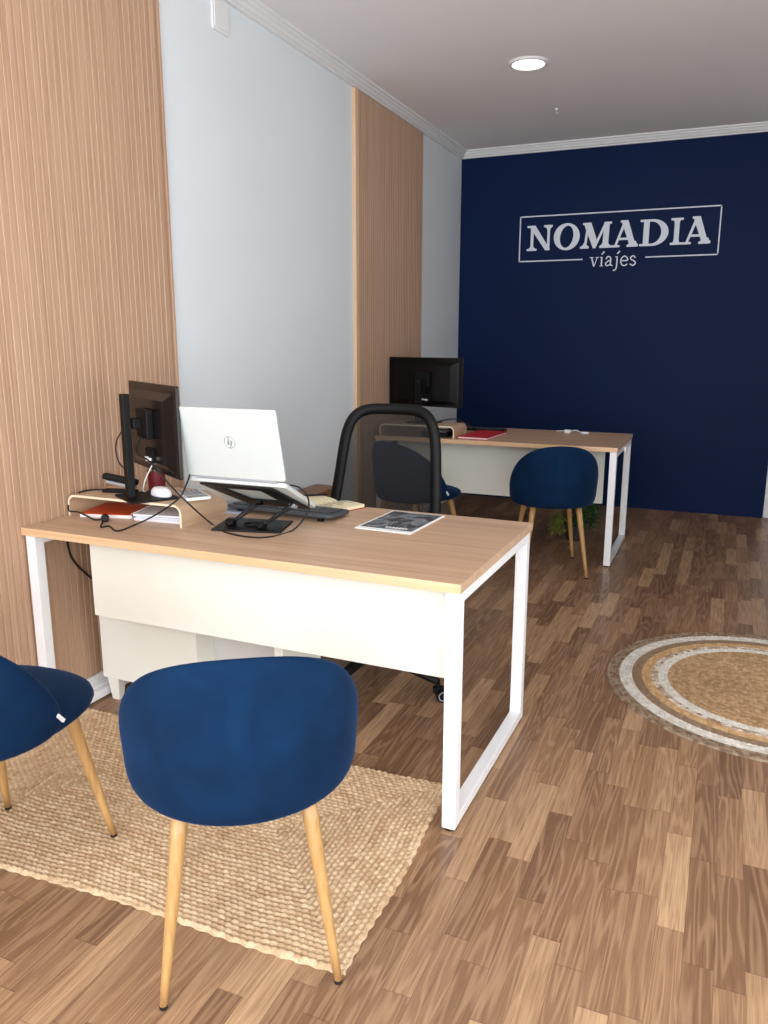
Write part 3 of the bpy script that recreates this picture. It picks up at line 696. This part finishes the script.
bm = bmesh.new(); cone(bm, (0, 0, 0), (.125, 0, 0), .0042, .0042, 12); cone(bm, (.125, 0, 0), (.137, 0, 0), .0042, .001, 12); o = obj('pen', bm, M_black, loc=(.630, 2.678, H+.0235)); o.rotation_euler = (0, 0, math.radians(38))
tag(o, 'thin black pen lying across the open notebook', 'pen')
# printed sheet
def photo_mat():
    m, n = newmat('printed_photo', .4); q = n.n('ShaderNodeTexCoord').outputs['Object']; f = n.noise(q, 7, 6, 1.6, .6)
    n.put(n.b.inputs['Base Color'], n.ramp(f, [(.30, rgb(28, 32, 36)), (.47, rgb(74, 80, 86)), (.53, rgb(150, 156, 162)), (.60, rgb(60, 66, 72)), (.72, rgb(205, 208, 212))])); return m
t = thing('printed_leaflet', 'white-bordered grey photo leaflet near the front right of desk', 'leaflet', (1.152, 2.520, H), math.radians(-3))
obj('sheet', box(-.105, -.152, 0, .105, .152, .0025), M_paper, t)
obj('picture', box(-.096, -.125, .0026, .096, .143, .0032), photo_mat(), t)
bm = bmesh.new()
for k in range(7): bx(bm, -.01+k*.012, -.108, .0033, .0075-.01+k*.012, -.094, .0038)
obj('caption', bm, M_paper, t)
# under the riser
t = thing('spiral_notebook', 'orange spiral notebook lying under the near riser', 'notebook', (.130, 2.225, H), math.radians(14))
obj('pages', box(-.095, -.070, 0, .105, .125, .012), M_paper, t, bevel=.001)
obj('cover', box(-.097, -.072, .0121, .107, .127, .014), mat('orange_cover', rgb(214, 84, 30), .5, noise=.05), t, bevel=.0005)
bm = bmesh.new()
for k in range(20):
    y_ = -.064+k*.0098; tube(bm, [Vector((.107+.008*math.cos(2*PI*q_/12), y_, .009+.0088*math.sin(2*PI*q_/12)+.0008)) for q_ in range(12)], .0012, 5, closed=True)
obj('spiral_binding', bm, M_white, t)
for k, (dx_, dz_, hh, c_, lb) in enumerate(((0, 0, .010, (236, 236, 240), 'bottom white paper booklet stacked under the near riser'), (.008, .0105, .008, (222, 226, 236), 'middle paper booklet of the stack under the near riser'), (-.006, .019, .006, (244, 244, 246), 'top white booklet of the stack under the near riser'))):
    bm = bmesh.new(); bx(bm, -.100, -.100, 0, .100, .100, hh); o = obj('paper_booklet', bm, mat('booklet%d' % k, rgb(*c_), .7, noise=.03), bevel=.001, loc=(.363+dx_, 2.275, H+dz_)); o.rotation_euler = (0, 0, math.radians(4+3*k)); tag(o, lb, 'booklet', 'booklets under the near riser')
# on the riser
t = thing('stapler', 'black stapler on the left of the near riser', 'stapler', (.150, 2.245, RT), math.radians(14))
bm = bmesh.new(); v_ = bx(bm, -.065, -.016, 0, .065, .016, .012); obj('base', bm, M_black, t, bevel=.003)
bm = bmesh.new(); bx(bm, -.055, -.009, .016, .060, .009, .026, M=Matrix.Translation((.06, 0, .01)) @ Matrix.Rotation(math.radians(10), 4, 'Y') @ Matrix.Translation((-.06, 0, -.01))); obj('magazine', bm, M_grey, t, bevel=.001)
bm = bmesh.new(); bx(bm, -.070, -.014, .028, .065, .014, .050, M=Matrix.Translation((.06, 0, .01)) @ Matrix.Rotation(math.radians(10), 4, 'Y') @ Matrix.Translation((-.06, 0, -.01))); obj('arm', bm, M_black, t, bevel=.006)
bm = bmesh.new(); rings = []
for s_, z in ((.98, 0), (1, .006), (.93, .018), (.72, .027), (.35, .031)): rings.append([bm.verts.new((.029*s_*math.cos(2*PI*k/24), .052*s_*math.sin(2*PI*k/24), z)) for k in range(24)])
for A_, B_ in zip(rings[:-1], rings[1:]):
    for k in range(24): bm.faces.new((A_[k], A_[(k+1) % 24], B_[(k+1) % 24], B_[k]))
bm.faces.new(rings[0][::-1]); bm.faces.new(rings[-1]); o = obj('computer_mouse', bm, M_white, smooth=True, loc=(.352, 2.225, RT+.008)); o.rotation_euler = (0, 0, math.radians(70)); tag(o, 'white computer mouse on the black monitor base', 'mouse')
t = thing('desk_calculator', 'flat white desk calculator at the right of the near riser', 'calculator', (.445, 2.285, RT), math.radians(-38))
bm = bmesh.new(); prism(bm, rrect(-.075, -.045, .075, .045, .008), XY(0), .011); obj('body', fixn(bm), M_white, t, bevel=.002)
bm = bmesh.new()
for i in range(6):
    for j in range(4): bx(bm, -.066+i*.017, -.036+j*.018, .0112, -.054+i*.017, -.024+j*.018, .0135)
obj('buttons', bm, M_grey, t)
obj('display', box(.042, -.036, .0111, .066, .034, .0122), mat('lcd', rgb(120, 130, 124), .3, noise=.03), t)
# pen pot
t = thing('pen_pot', 'dark red pen pot behind the near monitor pole', 'pen pot', (.236, 2.345, RT))
bm = bmesh.new(); prof = [(.030, 0), (.034, .075), (.031, .075), (.028, .006)]; rings = [[bm.verts.new((r_*math.cos(2*PI*k/28), r_*math.sin(2*PI*k/28), z)) for k in range(28)] for r_, z in prof]
for A_, B_ in zip(rings[:-1], rings[1:]):
    for k in range(28): bm.faces.new((A_[k], A_[(k+1) % 28], B_[(k+1) % 28], B_[k]))
bm.faces.new(rings[0][::-1]); bm.faces.new(rings[-1]); obj('pot', fixn(bm), mat('dark_red', rgb(110, 22, 30), .35, noise=.06), t, smooth=False)
for k, (c_, nm, a_) in enumerate((((226, 210, 150), 'cream', 200), ((186, 206, 96), 'green', 250), ((236, 236, 236), 'white', 300), ((205, 170, 120), 'wooden', 150), ((232, 214, 70), 'yellow', 40))):
    dx_, dy_ = math.cos(math.radians(a_)), math.sin(math.radians(a_)); p0 = Vector((.236+.012*dx_, 2.345+.012*dy_, RT+.009)); p1 = Vector((.236+.030*dx_, 2.345+.030*dy_, RT+.128+.004*k))
    bm = bmesh.new(); d_ = (p1-p0).normalized(); cone(bm, (0, 0, 0), p1-p0, .0042, .0042, 10); cone(bm, p1-p0, p1-p0+d_*.010, .0042, .0015, 10)
    o = obj('pencil' if nm == 'wooden' else 'marker_pen', bm, mat(nm+'_pen', rgb(*c_), .4, noise=.04), loc=p0); tag(o, nm+(' pencil' if nm == 'wooden' else ' pen')+' standing in the dark red pen pot', 'pen', 'pens in the pen pot')
# grey folder between the riser and the laptop
o = obj('grey_folder', box(-.11, -.15, 0, .11, .15, .006), mat('blue_grey_card', rgb(150, 160, 176), .6, noise=.03), bevel=.001, loc=(.440, 2.54, H)); o.rotation_euler = (0, 0, math.radians(6)); tag(o, 'thin blue-grey folder lying between the riser and the keyboard', 'folder')

# ------------------------------------------------------------------ cables
def ray(px, py):
    return fw + r2*((px-384)/791.9) + u2*((512-py)/791.9)
CP = Vector((2.1688, 0, 1.3696))
def onz(px, py, z): d_ = ray(px, py); return CP+d_*((z-CP.z)/d_.z)
def onx(px, py, x): d_ = ray(px, py); return CP+d_*((x-CP.x)/d_.x)
def ony(px, py, y): d_ = ray(px, py); return CP+d_*(y/d_.y)
def fr(px, py, y=2.128):
    p = onz(px, py, zc_); return p if p.y < y else ony(px, py, y)
zc_ = H+.0035
def cable(label, P, r_=.0028, plug=None):
    o = obj('cable', tube(bmesh.new(), catmull(P, 10), r_, 8), M_rubber, smooth=True); tag(o, label, 'cable'); return o
zc_ = H+.0035
cable('black cable looping from the near monitor round the laptop stand', [Vector((.318, 2.212, 1.07)), Vector((.335, 2.13, 1.00)), ony(150, 462, 2.09), ony(170, 485, 2.08), ony(190, 505, 2.09), onz(212, 524, zc_), onz(228, 533, zc_), onz(262, 537.5, zc_), onz(292, 530.5, zc_), ony(307, 513, 2.27), ony(308, 498, 2.26), ony(300, 488, 2.24), ony(290, 485, 2.20)])
c2 = cable('black cable running from the laptop left side to a plug', [ony(190, 474, 2.165), ony(187, 483, 2.155), ony(180, 497, 2.14), ony(165, 509, 2.085), fr(148, 519), fr(132, 526), fr(122, 530), fr(115, 530.5), fr(109, 526), fr(101, 527), fr(103, 521)], .0028)
bm = bmesh.new(); cone(bm, (-.028, 0, 0), (.006, 0, 0), .010, .015, 14); cone(bm, (.006, 0, 0), (.022, 0, 0), .015, .006, 14); obj('plug', bm, M_black, c2, loc=fr(105, 518, 2.115)).rotation_euler = (0, .2, 2.3)
cable('black cable along the left front foot of the near riser', [ony(68.5, 505, 2.128), ony(69.5, 511, 2.122), fr(78, 512), fr(87, 516), fr(94, 519.5), fr(101, 519.5)], .003)
cable('black cable lying on top of the near riser', [onz(79, 492.5, RT+.004), onz(90, 490, RT+.004), onz(108, 489.5, RT+.004), onz(122, 492, RT+.004), Vector((.235, 2.19, RT+.011))], .003)
cable('black cable bulging behind the near monitor pole', [ony(124, 428, 2.2), ony(117, 440, 2.21), ony(116, 452, 2.21), ony(120, 464, 2.2), ony(127, 470, 2.19)], .0025)
cable('black cable hanging under the left end of the near desk', [onx(67, 536, -.006), onx(68, 545, -.006), onx(71, 556, -.006), onx(78, 566, -.004), onx(90, 577, 0), onx(100, 584, .01)], .004)
cable('white short cable under the near monitor', [Vector((.345, 2.205, .95)), ony(146, 478, 2.2), ony(143, 490, 2.22), Vector((.27, 2.24, RT+.014))], .0022).data.materials[0] = M_white

# ------------------------------------------------------------------ things on and by the far desk
t = thing('red_folder', 'red folder with elastic lying on the far desk', 'folder', (.700, 5.085, H), math.radians(-4))
M_red = mat('red_card', rgb(206, 40, 48), .45, noise=.08, nscale=12)
obj('back_cover', box(-.105, -.205, 0, .105, .205, .003), M_red, t, bevel=.001); obj('papers', box(-.098, -.198, .0031, .100, .198, .012), M_paper, t)
obj('front_cover', box(-.105, -.205, .0121, .105, .205, .015), M_red, t, bevel=.001)
bm = bmesh.new(); bx(bm, .085, -.206, .0152, .091, .206, .0165); obj('elastic_band', bm, mat('dark_red_band', rgb(150, 20, 28), .6, noise=.05), t)
t = thing('flat_keyboard', 'flat black keyboard behind the red folder', 'keyboard', (.56, 5.42, H), math.radians(-3))
obj('body', box(-.20, -.06, 0, .20, .06, .014), M_black, t, bevel=.003)
bm = bmesh.new()
for r_ in range(4):
    for c_ in range(16): bx(bm, -.19+c_*.0238, -.05+r_*.025, .0142, -.19+c_*.0238+.020, -.05+r_*.025+.020, .018)
obj('keys', bm, M_key, t)
t = thing('electronic_device', 'black and grey device tucked under the far riser', 'device', (.42, 5.00, H))
obj('body', box(-.09, -.10, 0, .09, .10, .034), M_black, t, bevel=.004); obj('top_cover', box(-.08, -.095, .0341, .08, .02, .038), M_grey, t, bevel=.001)
cable('black cable running from the far riser to the keyboard', [Vector((.40, 5.02, RT+.012)), Vector((.50, 5.06, RT+.030)), Vector((.575, 5.10, RT+.002)), Vector((.62, 5.28, H+.012)), Vector((.68, 5.36, H+.016))], .004)
t = thing('white_plug', 'white plugs with short leads at the back of far desk', 'plug', (1.19, 5.50, H))
bm = bmesh.new(); bx(bm, -.03, -.012, 0, .012, .012, .022); bx(bm, .085, -.012, 0, .135, .01, .012); obj('plug_body', bm, M_white, t, bevel=.003)
bm = bmesh.new(); tube(bm, catmull([(-.09, .02, .006), (-.06, .0, .012), (-.03, 0, .012)]), .003, 6); tube(bm, catmull([(.01, 0, .01), (.04, .02, .018), (.085, 0, .006)]), .003, 6); obj('lead', bm, M_white, t)
o = obj('white_cable_clip', box(-.003, -.03, -.02, .012, .03, .016), M_white, bevel=.003, loc=(1.5985, 5.215, .690)); tag(o, 'white clip on the right side rail of the far desk', 'clip')
# plant on the floor under the far desk
t = thing('potted_plant', 'leafy green potted plant on the floor under the far desk', 'plant', (1.27, 5.47, 0))
bm = bmesh.new(); prof = [(.055, 0), (.075, .11), (.078, .118), (.070, .118), (.066, .095)]; rings = [[bm.verts.new((r_*math.cos(2*PI*k/24), r_*math.sin(2*PI*k/24), z)) for k in range(24)] for r_, z in prof]
for A_, B_ in zip(rings[:-1], rings[1:]):
    for k in range(24): bm.faces.new((A_[k], A_[(k+1) % 24], B_[(k+1) % 24], B_[k]))
bm.faces.new(rings[0][::-1]); bm.faces.new(rings[-1]); obj('pot', fixn(bm), mat('dark_pot', rgb(52, 46, 42), .6, noise=.1), t)
def foliage(name, col, cx_, cz_, n, sx_, sz_, mname):
    bm = bmesh.new()
    for _ in range(n):
        a_ = random.uniform(0, 2*PI); rr = random.random()**.5; c = Vector((cx_+sx_*rr*math.cos(a_), .11*rr*math.sin(a_), cz_+random.uniform(-1, 1)*sz_)); L = random.uniform(.022, .04); w = L*.3
        M_ = Matrix.Translation(c) @ Matrix.Rotation(a_, 4, 'Z') @ Matrix.Rotation(random.uniform(-1.2, .7), 4, 'Y')
        P_ = [(0, 0, 0), (L*.35, w, .003), (L*.75, w*.8, .002), (L, 0, -.003), (L*.75, -w*.8, .002), (L*.35, -w, .003)]
        bm.faces.new([bm.verts.new(M_ @ Vector(p)) for p in P_])
    obj(name, bm, mat(mname, col, .5, noise=.35, nscale=25), t)
foliage('foliage', rgb(52, 92, 48), .045, .195, 620, .115, .105, 'leaf_green'); foliage('foliage', rgb(128, 142, 52), -.10, .10, 170, .07, .055, 'leaf_lime')
bm = bmesh.new()
for k in range(14): a_ = k*2.4; tube(bm, catmull([(0, 0, .09), (.04*math.cos(a_), .04*math.sin(a_), .17), (.11*math.cos(a_)+.03, .09*math.sin(a_), .15+.13*random.random())], 5), .002, 5)
obj('stems', bm, mat('stem', rgb(70, 84, 44), .6, noise=.1), t)
